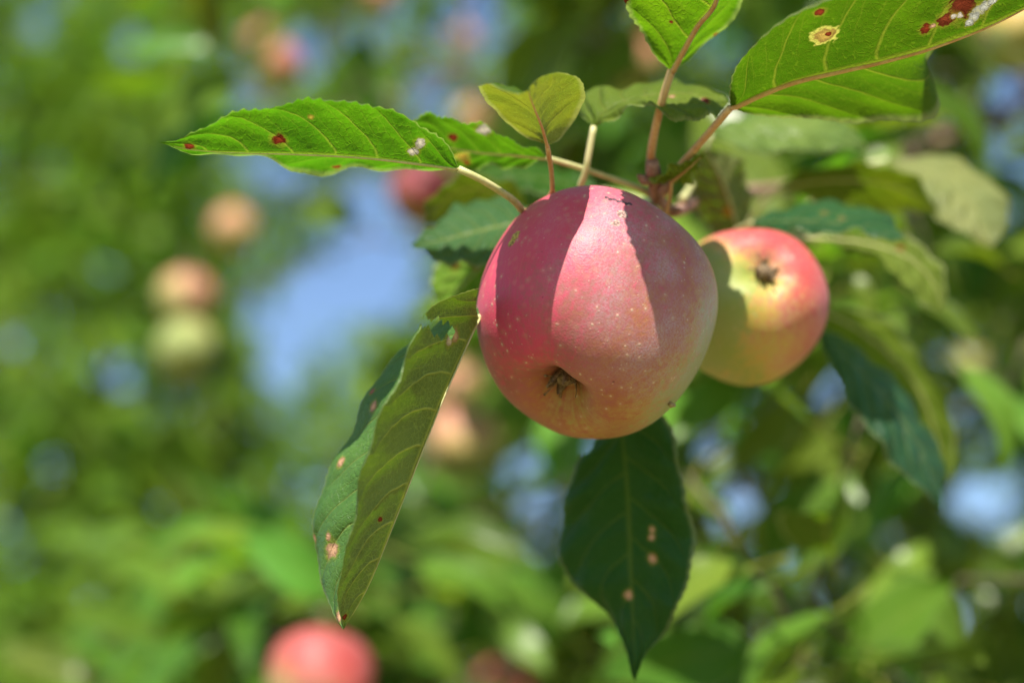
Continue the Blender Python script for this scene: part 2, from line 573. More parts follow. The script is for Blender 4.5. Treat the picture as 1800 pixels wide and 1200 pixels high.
def calyx_parts(parent, mw, radius, seed, zc=-0.65, size=1.0):
    """dried sepals and filaments in the basin of the apple"""
    rr = random.Random(seed)
    base = Vector((0, 0, zc * radius))
    # short dried tube with a rolled mouth
    V, F = tube([base + Vector((0, 0, 0.004)), base, base - Vector((0, 0, 0.0022)), base - Vector((0.0002, 0, 0.0036))],
                [0.0030, 0.0034, 0.0030, 0.0021], 10)
    cx = link('calyx', mesh('calyx', V, F), M_sepal, parent, mw)
    for k in range(5):
        a = 2 * math.pi * k / 5 + rr.uniform(-0.3, 0.3)
        out = Vector((math.cos(a), math.sin(a), 0))
        side = Vector((-math.sin(a), math.cos(a), 0))
        Ln = rr.uniform(0.0050, 0.0085) * size
        curl = rr.uniform(-0.4, 0.9)
        pts = []
        for i in range(7):
            s = i / 6
            pts.append(base + out * (0.0022 + Ln * 0.55 * math.sin(s * 1.5) * (0.6 + 0.5 * curl)) - Vector((0, 0, 1)) * (Ln * 0.95 * s * (1 - 0.35 * curl * s)))
        V, F = [], []
        for i, p in enumerate(pts):
            s = i / 6
            w = (0.0021 * (1 - s) ** 0.7 + 0.00012) * size
            tw = side * math.cos(s * curl * 1.3) + out * math.sin(s * curl * 1.3)
            nrm = out * 0.0007 * (1 - s)
            V += [p - tw * w, p + nrm, p + tw * w, p - nrm * 0.4]
        for i in range(6):
            for j in range(4):
                j2 = (j + 1) % 4
                F.append((i * 4 + j, i * 4 + j2, i * 4 + 4 + j2, i * 4 + 4 + j))
        link('sepal', mesh('sepal', V, F), M_sepal, cx, mw)
    for k in range(7):
        a = rr.uniform(0, 6.28)
        out = Vector((math.cos(a), math.sin(a), 0))
        pts = spline([base + out * 0.0012, base + out * rr.uniform(0.001, 0.003) - Vector((0, 0, 0.003)),
                      base + out * rr.uniform(0.002, 0.0065) + Vector((rr.uniform(-.001, .001), rr.uniform(-.001, .001), -rr.uniform(0.004, 0.0075)))], 6)
        V, F = tube(pts, [0.00022] * 6 + [0.00048], 5)
        link('stamen', mesh('stamen', V, F), M_sepal, cx, mw)


def stalk_part(parent, mw, radius, tip_world):
    loc = mw.inverted() @ tip_world
    pts = spline([Vector((0, 0, 0.36 * radius)), Vector((0, 0, 0.72 * radius)), loc * 0.75 + Vector((0, 0, 0.3 * radius)), loc], 14)
    rad = [0.0013 + 0.0008 * abs(i / 14 - 0.4) ** 1.5 for i in range(15)]
    V, F = tube(pts, rad, 8)
    link('stalk', mesh('stalk', V, F), M_stalk, parent, mw)


def bvh_world(me, mw):
    return BVHTree.FromPolygons([mw @ v.co for v in me.vertices], [tuple(p.vertices) for p in me.polygons])


def hit(bvh, px, py):
    d = (P(px, py, 1.0) - CAM).normalized()
    h = bvh.ray_cast(CAM, d)[0]
    if h is None:
        h = bvh.find_nearest(P(px, py, 0.47))[0]
    return h


SPUR = P(1158, 352, 0.520)            # the woody spur the fruit and leaves spring from

# the large apple in front
A1R = 0.0375
A1C = P(1047, 553, 0.491)
A1X = cam_vec(-0.385, -0.735, 0.56)
A1M = apple_frame(A1C, A1X, 0.5)
me = apple_mesh('apple', A1R, 5, lobe=0.6)
bv1 = bvh_world(me, A1M)
inv1 = A1M.inverted()
rot1 = inv1.to_3x3()


def own(px, py):
    return inv1 @ hit(bv1, px, py)


marks = [(own(906, 415), 0.0021, (0.62, 0.46, 0.10), (1, 1, 1)),
         (own(900, 425), 0.0019, (0.62, 0.46, 0.10), (1, 1, 1)),
         *[(own(1066 + 7 * k, 347 + 1.9 * k + (1.5 if k % 2 else 0)), 0.00075, (0.10, 0.07, 0.09), (1, 1, 1)) for k in range(7)],
         (own(1094, 376), 0.0017, (0.62, 0.42, 0.34), (1, 1, 1)),
         (own(1084, 392), 0.0013, (0.62, 0.42, 0.34), (1, 1, 1))]
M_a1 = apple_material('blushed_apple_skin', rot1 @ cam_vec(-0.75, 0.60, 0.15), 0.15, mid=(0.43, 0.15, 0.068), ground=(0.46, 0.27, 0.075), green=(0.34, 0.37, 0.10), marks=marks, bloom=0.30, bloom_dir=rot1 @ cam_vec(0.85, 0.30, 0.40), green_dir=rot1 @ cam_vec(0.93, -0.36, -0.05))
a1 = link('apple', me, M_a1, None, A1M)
tag(a1, 'large rosy apple in sharp focus, leaf shadows across it, withered blossom end towards us', 'apple')
calyx_parts(a1, A1M, A1R, 3)
stalk_part(a1, A1M, A1R, SPUR)
# tiny dried bud scale stuck low on the right cheek
kp = hit(bv1, 1176, 708)
V, F = tube([kp, kp + cam_vec(0.7, -0.6, 0.2) * 0.0011, kp + cam_vec(0.8, -0.3, 0.3) * 0.0021], [0.0007, 0.0009, 0.0005], 7)
link('scab', mesh('scab', V, F), M_stalk, a1)

# the smaller apple behind it on the right
A2R = 0.0277
A2C = P(1314, 535, 0.553)
A2X = cam_vec(0.12, 0.46, 0.88)
A2M = apple_frame(A2C, A2X, 0.2)
me = apple_mesh('apple', A2R, 9, flat=0.5, lobe=0.5)
rot2 = A2M.inverted().to_3x3()
M_a2 = apple_material('pink_and_yellow_apple_skin', rot2 @ cam_vec(0.62, 0.72, -0.30), 0.09, scale=1.3, bloom=0.16, basin=0.34, greening=0.62,
                      red=(0.58, 0.11, 0.085), deep=(0.60, 0.06, 0.06), mid=(0.60, 0.27, 0.10), ground=(0.58, 0.42, 0.075), green=(0.34, 0.41, 0.08),
                      green_dir=rot2 @ cam_vec(-0.85, 0.05, 0.5))
a2 = link('apple', me, M_a2, None, A2M)
tag(a2, 'smaller pink and yellow-green apple behind the large one, blossom end facing us', 'apple')
calyx_parts(a2, A2M, A2R, 8, -0.77, 0.85)
stalk_part(a2, A2M, A2R, P(1290, 420, 0.60))

# ------------------------------------------------------------------ the near apple tree
TREE = Vector((1.30, 2.15, 0.0))
tree = root('apple_tree', TREE)
tag(tree, 'near apple tree whose leafy fruiting branch fills the foreground and right side', 'tree')


def loft_leaf(mid, L, Rr, see, mat_kw=None, petiole=None, nu=124, lip=(0.9, 0.9), bulge=0.06, wave=0.0013, serr=0.0019, nser=30,
              bites=(), spots=(), label=None, seed=0, midrib=0.00045, pet_mat=None, pet_r=0.0011, fat=1.0):
    """a hero leaf: blade lofted between its left margin, midrib and right margin (rails of (px, py, depth))"""
    rr = random.Random(seed)
    ph = [rr.uniform(0, 6.28) for _ in range(4)]
    m = spline([P(*q) for q in mid], nu)
    rails = []
    for k, rail in enumerate((L, Rr)):
        e = spline([P(*q) for q in rail], nu)
        rails.append(e)
    VS = (0.1, 0.2, 0.32, 0.45, 0.58, 0.70, 0.80, 0.87, 0.91, 0.945, 0.975, 1.0)
    nv = len(VS)
    NV = 2 * nv + 1

    def grid(disp):
        V = []
        for i in range(nu + 1):
            u = i / nu
            tan = (m[min(i + 1, nu)] - m[max(i - 1, 0)])
            row = []
            for k, e in enumerate(rails):
                ac = e[i] - m[i]
                w = ac.length
                acn = ac / w if w > 1e-7 else Vector((0, 0, 0))
                n = tan.cross(ac) if k else ac.cross(tan)
                n = n.normalized() if n.length > 1e-12 else Vector((0, 0, 0))
                half = []
                env = math.sin(math.pi * min(1, max(0, u))) ** 0.5
                tooth = (abs(((u * nser + 0.3 * math.sin(9 * u + ph[k])) % 1.0) - 0.62)) * serr * env * (0.6 + 0.7 * abs(math.sin(17 * u + ph[2])))
                for v in VS:
                    p = m[i] + ac * v + acn * tooth * v ** 8
                    if disp:
                        d = bulge * w * 4 * v * (1 - v) * 0.9
                        d += wave * env * v * v * math.sin(u * 19 + ph[k] + v) + 0.6 * wave * env * v * math.sin(u * 41 + ph[k + 2] - 2.4 * v)
                        d += 0.00055 * env * math.sin((u - 0.25 * v ** 1.25) * 7 * 6.283 + k) * math.sin(math.pi * v)
                        if v > 0.87 and lip[k]:
                            th = (v - 0.87) / 0.13 * lip[k] * env
                            th = max(th, 1e-4)
                            full = 0.13 * w * env
                            p = m[i] + ac * 0.87 + acn * (full * math.sin(th) / max(lip[k] * env, 1e-4) + (v - 0.87) * w * (1 - env) + tooth * v ** 8)
                            d -= full * (1 - math.cos(th)) / max(lip[k] * env, 1e-4)
                        p = p + n * d * disp
                    half.append(p)
                row.append(half)
            V += row[0][::-1] + [m[i]] + row[1]
        return V

    faces = []
    for i in range(nu):
        for j in range(NV - 1):
            faces.append((i * NV + j, i * NV + j + 1, (i + 1) * NV + j + 1, (i + 1) * NV + j))
    V0 = grid(0)
    acc = 0.0
    for i in range(nu // 5, nu * 4 // 5):
        js = range(0, nv) if see[0] == 'L' else range(nv, NV - 1)
        for j in js:
            a, b, c, d = (V0[x] for x in faces[i * (NV - 1) + j])
            n = (c - a).cross(d - b)
            acc += n.dot(CAM - a)
    facing = acc > 0
    flip = (facing != (see[1] == 'upper'))
    V = grid(1 if flip else -1)
    if flip:
        faces = [f[::-1] for f in faces]
    vv = [-x for x in VS[::-1]] + [0.0] + list(VS)
    uvs = [(i / nu, vv[j]) for i in range(nu + 1) for j in range(NV)]
    if bites:
        keep = []
        for f in faces:
            c = sum((V[x] for x in f), Vector()) / 4
            px, py, d = project(c)
            side = 'L' if (min(f) % NV) < nv else 'R'
            if any(s in (side, '*') and math.hypot((px - bx) / rx, (py - by) / ry) < 1 + 0.25 * math.sin(px * 0.31 + py * 0.17)
                   for bx, by, rx, ry, s in bites):
                continue
            keep.append(f)
        faces = keep
    org = m[0]
    me = mesh('leaf', V, faces, org, uvs=uvs)
    bm = bmesh.new(); bm.from_mesh(me)
    bmesh.ops.delete(bm, geom=[v for v in bm.verts if not v.link_faces], context='VERTS')
    bm.to_mesh(me); bm.free()
    bv = BVHTree.FromPolygons(V, faces)
    kw = dict(mat_kw or {})
    sp = []
    for s in spots:
        h = hit(bv, s[0], s[1])
        sp.append((h, s[2] / FPX * 0.47, *s[3:]))
    mat = leaf_material('leaf_blade', spots=sp, **kw)
    o = link('leaf', me, mat, tree, Matrix.Translation(org))
    if label: o['label'] = label
    if midrib and see[1] == 'under':
        off = []
        upn = 1 if flip else -1
        for i in range(nu + 1):
            tan = (m[min(i + 1, nu)] - m[max(i - 1, 0)])
            n1 = (rails[0][i] - m[i]).cross(tan); n2 = tan.cross(rails[1][i] - m[i])
            n = (n1 + n2)
            n = n.normalized() if n.length > 1e-12 else Vector((0, 0, 0))
            off.append(m[i] - n * upn * midrib * 0.7 * (1 - 0.8 * i / nu))
        idx = list(range(0, int(nu * 0.96), 2))
        Vt, Ft = tube([off[i] for i in idx], [midrib * (1 - 0.88 * i / nu) for i in idx], 6)
        link('midrib', mesh('midrib', Vt, Ft, org), pet_mat or M_pet_green, o, Matrix.Translation(org))
    if petiole:
        pts = spline([m[0]] + [P(*q) for q in petiole], 24)
        Vt, Ft = tube(pts, [pet_r * (0.9 + 0.35 * (i / 24) ** 2 + 0.3 * max(0, i / 24 - 0.85) * 6) for i in range(25)], 8)
        link('petiole', mesh('petiole', Vt, Ft, org), pet_mat or M_pet_green, o, Matrix.Translation(org))
    return o


BROWN = (0.22, 0.035, 0.012)
TAN = (0.62, 0.36, 0.20)
PALE = (0.62, 0.56, 0.40)
SUNNY = dict(tfac=0.58)

# long leaf reaching left, seen from below with the sun through it
loft_leaf([(806, 297, .470), (740, 288, .465), (640, 277, .462), (520, 271, .460), (400, 268, .458), (330, 262, .456), (280, 250, .454)],
          [(806, 297, .470), (786, 253, .462), (742, 219, .454), (680, 189, .449), (600, 169, .445), (545, 163, .444), (505, 181, .445), (450, 190, .446), (400, 198, .447), (340, 233, .450), (310, 248, .453), (280, 250, .454)],
          [(806, 297, .470), (775, 300, .480), (690, 291, .487), (620, 293, .492), (555, 302, .495), (480, 276, .482), (380, 272, .470), (320, 263, .460), (280, 250, .454)],
          ('L', 'under'), SUNNY, petiole=[(850, 318, .473), (900, 350, .482), (940, 380, .497), (1060, 385, .53), (1158, 356, .520)],
          spots=[(490, 246, 12, BROWN), (332, 257, 8, BROWN), (738, 252, 11, PALE), (727, 266, 9, PALE), (546, 206, 5, (0.5, 0.4, 0.05)), (592, 293, 8, BROWN)],
          label='long leaf reaching far left, underside glowing green in the sun', seed=1, pet_r=0.00125, wave=0.0009, lip=(1.3, 0.8))

# leaf behind it
loft_leaf([(962, 278, .505), (900, 272, .507), (840, 268, .510), (760, 255, .513), (680, 240, .515)],
          [(962, 278, .505), (940, 262, .500), (900, 243, .496), (850, 222, .495), (800, 203, .496), (760, 200, .500), (720, 215, .506), (680, 240, .515)],
          [(962, 278, .505), (930, 288, .512), (860, 294, .520), (790, 290, .524), (730, 270, .522), (680, 240, .515)],
          ('L', 'under'), SUNNY, petiole=[(1010, 292, .508), (1070, 312, .512), (1130, 334, .516), (1158, 352, .520)],
          spots=[(795, 242, 9, BROWN), (812, 272, 13, (0.45, 0.32, 0.04), None or (0.4, 0.42, 0.05)), (820, 285, 8, BROWN), (850, 228, 14, PALE)],
          label='spotted leaf just behind the long left leaf', seed=2, pet_r=0.001)

# small curled leaf standing up over the apple
loft_leaf([(962, 256, .472), (952, 222, .462), (940, 192, .448), (932, 172, .437), (928, 160, .428)],
          [(958, 254, .472), (926, 240, .480), (888, 212, .474), (860, 178, .462), (846, 160, .450), (842, 150, .440), (860, 146, .431), (884, 158, .427), (912, 166, .425), (928, 160, .428)],
          [(968, 254, .473), (985, 243, .482), (1005, 213, .484), (1022, 172, .474), (1024, 150, .462), (1012, 132, .451), (984, 127, .441), (958, 133, .434), (936, 146, .429), (928, 160, .428)],
          ('R', 'under'), dict(tfac=0.40, under=(0.20, 0.25, 0.06), trans=(0.19, 0.27, 0.010), nveins=4.5), nser=18, serr=0.0005, wave=0.0003, bulge=0.10,
          petiole=[(969, 300, .480), (971, 335, .486), (968, 362, .498), (1060, 372, .53), (1158, 356, .520)],
          pet_mat=M_pet_red, label='small curled leaf standing upright above the large apple', seed=3, pet_r=0.0009, midrib=0.0006, lip=(0.5, 0.8))

# pale leaf seen nearly edge-on, arching to the right
loft_leaf([(1044, 222, .505), (1062, 196, .505), (1100, 178, .506), (1170, 164, .506), (1230, 168, .507), (1282, 182, .510)],
          [(1040, 220, .505), (1018, 196, .512), (1024, 166, .520), (1070, 154, .526), (1120, 148, .528), (1190, 146, .526), (1250, 158, .522), (1282, 182, .510)],
          [(1050, 222, .504), (1070, 212, .498), (1105, 186, .494), (1160, 192, .488), (1215, 206, .488), (1255, 202, .494), (1282, 182, .510)],
          ('L', 'upper'), dict(tfac=0.45, upper=(0.09, 0.18, 0.02), spec=0.2), petiole=[(1036, 265, .505), (1030, 300, .506), (1022, 345, .512), (1080, 380, .53), (1158, 358, .520)],
          spots=[(1240, 178, 9, BROWN), (1180, 170, 7, TAN)], label='arched leaf on a pale stalk between the small curled leaf and the reddish stem', seed=4, pet_r=0.00125)

# leaf at the top edge with an orange midrib
loft_leaf([(1181, 124, .490), (1200, 88, .483), (1225, 45, .473), (1258, 0, .462), (1256, -70, .447), (1226, -160, .425), (1190, -260, .395)],
          [(1178, 122, .490), (1148, 92, .485), (1122, 48, .479), (1102, 8, .473), (1090, -50, .463), (1074, -120, .447), (1096, -200, .420), (1190, -260, .395)],
          [(1186, 120, .490), (1222, 98, .495), (1262, 58, .496), (1298, 5, .489), (1296, -60, .473), (1264, -150, .441), (1190, -260, .395)],
          ('L', 'under'), dict(tfac=0.58, trans=(0.12, 0.30, 0.002)), petiole=[(1166, 170, .492), (1150, 235, .498), (1144, 285, .505), (1152, 330, .515)],
          spots=[(1098, 2, 8, BROWN), (1180, 39, 4, BROWN), (1258, 60, 5, (0.3, 0.12, 0.02))], pet_mat=M_pet_red,
          label='leaf at the top edge with an orange midrib, veins lit through', seed=5, pet_r=0.0014, midrib=0.0010)

# big spotted leaf top right
loft_leaf([(1284, 190, .480), (1340, 164, .476), (1400, 142, .473), (1480, 124, .471), (1560, 106, .469), (1650, 80, .466), (1760, 36, .463), (1900, -40, .460)],
          [(1284, 190, .480), (1284, 148, .464), (1300, 100, .453), (1335, 52, .446), (1390, 15, .441), (1455, -16, .437), (1556, -60, .434), (1700, -95, .435), (1810, -85, .443), (1900, -40, .460)],
          [(1284, 190, .480), (1330, 204, .488), (1420, 206, .496), (1520, 208, .501), (1600, 210, .506), (1646, 194, .510), (1646, 158, .512), (1618, 108, .512), (1668, 56, .504), (1770, 8, .488), (1900, -40, .460)],
          ('L', 'under'), dict(tfac=0.58, trans=(0.072, 0.235, 0.002)),
          petiole=[(1262, 215, .485), (1225, 258, .496), (1185, 305, .508), (1160, 345, .519)], pet_mat=M_pet_red,
          spots=[(1450, 62, 18, (0.55, 0.36, 0.08), (0.62, 0.60, 0.12)), (1456, 60, 6, BROWN), (1441, 22, 9, BROWN),
                 (1690, 12, 26, (0.16, 0.03, 0.012)), (1662, 34, 14, (0.20, 0.04, 0.015)), (1628, 50, 11, BROWN), (1640, 46, 5, TAN),
                 (1722, 18, 13, (0.58, 0.58, 0.48)), (1733, 9, 12, (0.58, 0.58, 0.48)), (1745, 2, 9, (0.58, 0.58, 0.48)), (1712, 30, 11, (0.58, 0.58, 0.48)), (1704, 40, 8, (0.58, 0.58, 0.48)), (1686, 28, 6, (0.70, 0.62, 0.50)), (1676, 29, 5, (0.70, 0.62, 0.50))],  # whitish spots set beside the brown patch
          label='big spotted leaf at upper right, brown dead patch and white spots near its tip', seed=6, pet_r=0.0013, midrib=0.0009, wave=0.0008, lip=(1.3, 0.5))

# folded leaf hanging left of the apple
loft_leaf([(842, 560, .478), (822, 602, .470), (776, 706, .463), (738, 802, .460), (692, 920, .458), (648, 1028, .458), (604, 1106, .459)],
          [(842, 506, .468), (798, 518, .456), (752, 549, .446), (742, 586, .441), (704, 650, .437), (663, 740, .435), (645, 830, .436), (616, 925, .440), (598, 1010, .447), (598, 1070, .454), (604, 1106, .459)],
          [(842, 540, .482), (770, 560, .490), (692, 628, .492), (630, 712, .491), (584, 802, .488), (556, 890, .484), (547, 958, .479), (562, 1020, .472), (586, 1076, .464), (604, 1106, .459)],
          ('L', 'under'), dict(tfac=0.26, under=(0.12, 0.165, 0.04), upper=(0.05, 0.13, 0.03), rough=0.36, nveins=9.0), bulge=0.08, nser=34, serr=0.0009,
          bites=[(768, 574, 17, 12, 'L'), (785, 583, 14, 11, 'L'), (745, 566, 12, 7, 'L')],
          spots=[(657, 714, 10, TAN), (599, 812, 9, TAN), (583, 965, 15, TAN), (577, 942, 7, TAN), (553, 946, 7, TAN), (597, 1082, 10, TAN), (655, 687, 7, (0.3, 0.12, 0.08)),
                 (800, 590, 12, (0.55, 0.36, 0.16)), (790, 600, 9, (0.6, 0.5, 0.3)), (668, 912, 5, BROWN), (606, 1085, 6, BROWN)],
          petiole=[(870, 520, .500), (960, 460, .545), (1080, 400, .545), (1158, 360, .522)],
          label='folded leaf hanging left of the large apple, torn near its base, tan spots', seed=7, pet_r=0.0012, midrib=0.00034, lip=(-0.9, 0.5))

# dark leaf hanging below the apple
loft_leaf([(1082, 690, .528), (1098, 800, .530), (1106, 900, .530), (1109, 1000, .527), (1113, 1100, .522), (1116, 1196, .516)],
          [(1080, 690, .528), (1052, 760, .534), (1020, 806, .538), (986, 886, .540), (975, 945, .540), (992, 1004, .537), (1036, 1052, .532), (1078, 1096, .527), (1102, 1145, .521), (1116, 1196, .516)],
          [(1084, 690, .528), (1150, 712, .524), (1188, 790, .522), (1210, 885, .521), (1217, 965, .520), (1206, 1036, .519), (1172, 1100, .518), (1134, 1150, .517), (1116, 1196, .516)],
          ('R', 'upper'), dict(tfac=0.22, upper=(0.010, 0.058, 0.010), veincol=(0.10, 0.17, 0.03), rough=0.38, vary=0.05, spec=0.14, trans=(0.05, 0.15, 0.002)), serr=0.0010, nser=28,
          spots=[(1146, 930, 6, TAN), (1145, 944, 7, TAN), (1147, 981, 9, TAN), (1105, 1045, 9, TAN)],
          bites=[(1032, 782, 16, 16, 'L'), (1046, 768, 9, 7, 'L')],
          petiole=[(1080, 600, .545), (1110, 480, .55), (1158, 362, .523)],
          wave=0.0024, bulge=0.12, label='dark green leaf hanging straight down below the large apple', seed=8, midrib=0.0004, pet_r=0.0012)

# dark leaf with a sunlit band, left behind the apple
loft_leaf([(935, 388, .545), (880, 398, .545), (820, 412, .543), (770, 424, .540), (722, 432, .537)],
          [(940, 372, .560), (900, 352, .568), (850, 345, .570), (800, 362, .562), (760, 395, .550), (722, 432, .537)],
          [(940, 420, .534), (900, 446, .528), (850, 460, .526), (800, 462, .528), (760, 450, .532), (722, 432, .537)],
          ('L', 'upper'), dict(tfac=0.30, upper=(0.025, 0.085, 0.028)), petiole=[(1000, 378, .548), (1158, 362, .523)],
          label='dark leaf with a sunlit band, tip poking out left of the large apple', seed=9)
# green leaf under it
loft_leaf([(880, 432, .575), (850, 465, .572), (815, 500, .570), (785, 540, .568), (766, 570, .566)],
          [(872, 430, .575), (800, 440, .580), (766, 462, .580), (762, 505, .575), (764, 545, .570), (766, 570, .566)],
          [(890, 440, .575), (885, 490, .565), (850, 530, .562), (805, 560, .562), (766, 570, .566)],
          ('L', 'under'), dict(tfac=0.42), petiole=[(960, 410, .565), (1158, 366, .525)], spots=[(800, 468, 10, BROWN), (838, 470, 9, BROWN)],
          label='green leaf partly hidden left of the large apple below the dark one', seed=10)
# olive leaf above it
loft_leaf([(930, 372, .590), (890, 345, .590), (840, 330, .590), (790, 345, .588), (745, 395, .585)],
          [(930, 368, .590), (905, 325, .580), (850, 305, .575), (795, 312, .575), (755, 350, .580), (745, 395, .585)],
          [(930, 380, .592), (880, 378, .600), (820, 385, .602), (775, 392, .596), (745, 395, .585)],
          ('L', 'under'), dict(tfac=0.30, under=(0.12, 0.14, 0.04)), petiole=[(1040, 372, .57), (1158, 362, .524)],
          label='olive leaf behind the stalk of the long left leaf', seed=11)
loft_leaf([(1060, 335, .60), (1000, 322, .60), (940, 312, .602), (880, 305, .605), (830, 308, .61)],
          [(1060, 332, .60), (1010, 300, .61), (950, 288, .615), (880, 290, .615), (830, 308, .61)],
          [(1060, 340, .60), (1000, 345, .59), (930, 338, .59), (870, 325, .60), (830, 308, .61)],
          ('R', 'upper'), dict(tfac=0.32), petiole=[(1110, 345, .56), (1158, 362, .525)],
          label='blurred leaf lying behind the stalks above the large apple', seed=12)

# crumpled small leaf by the woody stem
loft_leaf([(1180, 318, .506), (1196, 306, .503), (1214, 292, .500), (1236, 272, .498)],
          [(1178, 316, .506), (1150, 322, .503), (1142, 318, .501), (1170, 300, .498), (1205, 282, .496), (1236, 272, .498)],
          [(1184, 322, .507), (1205, 322, .510), (1222, 306, .508), (1236, 272, .498)],
          ('L', 'under'), dict(tfac=0.45, trans=(0.24, 0.30, 0.012)), petiole=[(1178, 340, .509), (1172, 372, .516), (1165, 380, .522)], nser=10, serr=0.0006,
          pet_mat=M_pet_red, label='tiny crumpled leaf beside the woody stem above the large apple', seed=13, midrib=0.0006, pet_r=0.0007, nu=60)

# olive leaf hanging behind, right of the woody stem
loft_leaf([(1300, 420, .60), (1290, 380, .592), (1276, 335, .585), (1262, 300, .580), (1240, 262, .576)],
          [(1296, 420, .60), (1250, 405, .596), (1222, 360, .59), (1212, 310, .583), (1222, 272, .578), (1240, 262, .576)],
          [(1304, 420, .60), (1316, 380, .602), (1314, 330, .598), (1300, 285, .59), (1270, 268, .582), (1240, 262, .576)],
          ('L', 'under'), dict(tfac=0.30, under=(0.15, 0.17, 0.05)), petiole=[(1290, 440, .61), (1270, 450, .62)], spots=[(1280, 372, 12, (0.45, 0.24, 0.03))],
          label='olive leaf hanging between the two apples and the woody stem', seed=14)

# dark glossy leaf lying over the small apple
loft_leaf([(1322, 392, .575), (1390, 388, .566), (1460, 392, .560), (1530, 404, .556), (1592, 422, .553)],
          [(1322, 388, .576), (1380, 364, .585), (1450, 355, .590), (1520, 361, .586), (1568, 384, .574), (1592, 422, .553)],
          [(1322, 396, .574), (1380, 408, .556), (1440, 404, .548), (1500, 406, .545), (1550, 416, .547), (1592, 422, .553)],
          ('L', 'upper'), dict(tfac=0.30, upper=(0.022, 0.085, 0.036), rough=0.33), petiole=[(1290, 410, .59), (1265, 440, .61)], spots=[(1450, 375, 9, (0.16, 0.13, 0.05)), (1480, 384, 7, (0.16, 0.13, 0.05))],
          label='dark glossy leaf lying just above the small apple', seed=15)
# curved olive leaf right of it
loft_leaf([(1450, 420, .60), (1530, 430, .595), (1600, 455, .590), (1642, 500, .588), (1658, 548, .586)],
          [(1450, 416, .60), (1540, 408, .602), (1612, 425, .600), (1652, 475, .595), (1664, 520, .59), (1658, 548, .586)],
          [(1450, 424, .60), (1510, 446, .588), (1560, 468, .582), (1588, 500, .580), (1615, 528, .581), (1658, 548, .586)],
          ('L', 'under'), dict(tfac=0.45, under=(0.11, 0.17, 0.02), trans=(0.18, 0.34, 0.004)), petiole=[(1370, 420, .62), (1280, 450, .63)], spots=[(1582, 436, 9, BROWN)],
          label='curved olive leaf drooping right of the dark glossy leaf', seed=16)
# leaf hanging at right, dark blue-green with a bright half behind
loft_leaf([(1440, 585, .585), (1500, 640, .583), (1560, 705, .582), (1610, 775, .581), (1640, 840, .580), (1656, 900, .579)],
          [(1440, 590, .584), (1470, 662, .575), (1520, 740, .570), (1572, 810, .570), (1625, 865, .574), (1656, 900, .579)],
          [(1440, 578, .587), (1512, 612, .598), (1574, 668, .602), (1626, 738, .602), (1658, 815, .596), (1656, 900, .579)],
          ('L', 'upper'), dict(tfac=0.36, upper=(0.022, 0.075, 0.036), rough=0.34), petiole=[(1400, 540, .60), (1330, 470, .63)],
          label='blue-green leaf hanging at right below the small apple', seed=17, wave=0.0012)
loft_leaf([(1436, 545, .640), (1500, 575, .642), (1570, 630, .644), (1625, 705, .645), (1668, 850, .645)],
          [(1436, 542, .640), (1510, 545, .652), (1590, 595, .660), (1650, 680, .660), (1680, 770, .655), (1668, 850, .645)],
          [(1436, 550, .640), (1480, 610, .632), (1540, 680, .630), (1600, 760, .632), (1668, 850, .645)],
          ('L', 'under'), dict(tfac=0.58, trans=(0.13, 0.33, 0.002)), petiole=[(1400, 500, .645), (1340, 440, .66)],
          label='bright green leaf showing behind the blue-green hanging leaf at right', seed=27)
# pale sunlit leaf far right
loft_leaf([(1560, 282, .655), (1620, 300, .648), (1680, 335, .640), (1720, 385, .632), (1742, 436, .626)],
          [(1560, 278, .655), (1640, 272, .662), (1710, 290, .660), (1762, 335, .650), (1776, 385, .640), (1742, 436, .626)],
          [(1560, 286, .655), (1600, 325, .640), (1640, 370, .630), (1690, 408, .626), (1742, 436, .626)],
          ('R', 'upper'), dict(tfac=0.34, upper=(0.16, 0.21, 0.07), rough=0.45, spec=0.25), petiole=[(1500, 300, .66), (1400, 380, .67), (1340, 450, .67)],
          label='pale sunlit leaf at far right below the big spotted leaf', seed=18)
loft_leaf([(1372, 330, .625), (1440, 318, .62), (1520, 318, .615), (1590, 335, .612), (1650, 372, .61)],
          [(1372, 326, .625), (1430, 296, .612), (1520, 288, .605), (1600, 305, .604), (1650, 372, .61)],
          [(1372, 334, .625), (1440, 352, .632), (1520, 364, .632), (1590, 372, .624), (1650, 372, .61)],
          ('L', 'under'), dict(tfac=0.40, under=(0.10, 0.16, 0.02), trans=(0.16, 0.30, 0.004)), petiole=[(1330, 370, .64), (1300, 450, .65)],
          label='shaded olive leaf above the dark glossy leaf', seed=19)
loft_leaf([(1250, 235, .60), (1320, 218, .60), (1400, 215, .605), (1470, 230, .61), (1530, 262, .615)],
          [(1250, 232, .60), (1320, 196, .612), (1400, 190, .62), (1480, 205, .62), (1530, 262, .615)],
          [(1250, 240, .60), (1310, 262, .59), (1380, 265, .592), (1460, 262, .60), (1530, 262, .615)],
          ('R', 'upper'), dict(tfac=0.40, upper=(0.12, 0.19, 0.04), spec=0.25), petiole=[(1230, 300, .60), (1200, 350, .56)],
          label='pale leaf under the big spotted leaf', seed=20)

# leaves above the frame that throw the shade across the fruit
# (added below once the sun direction is known)

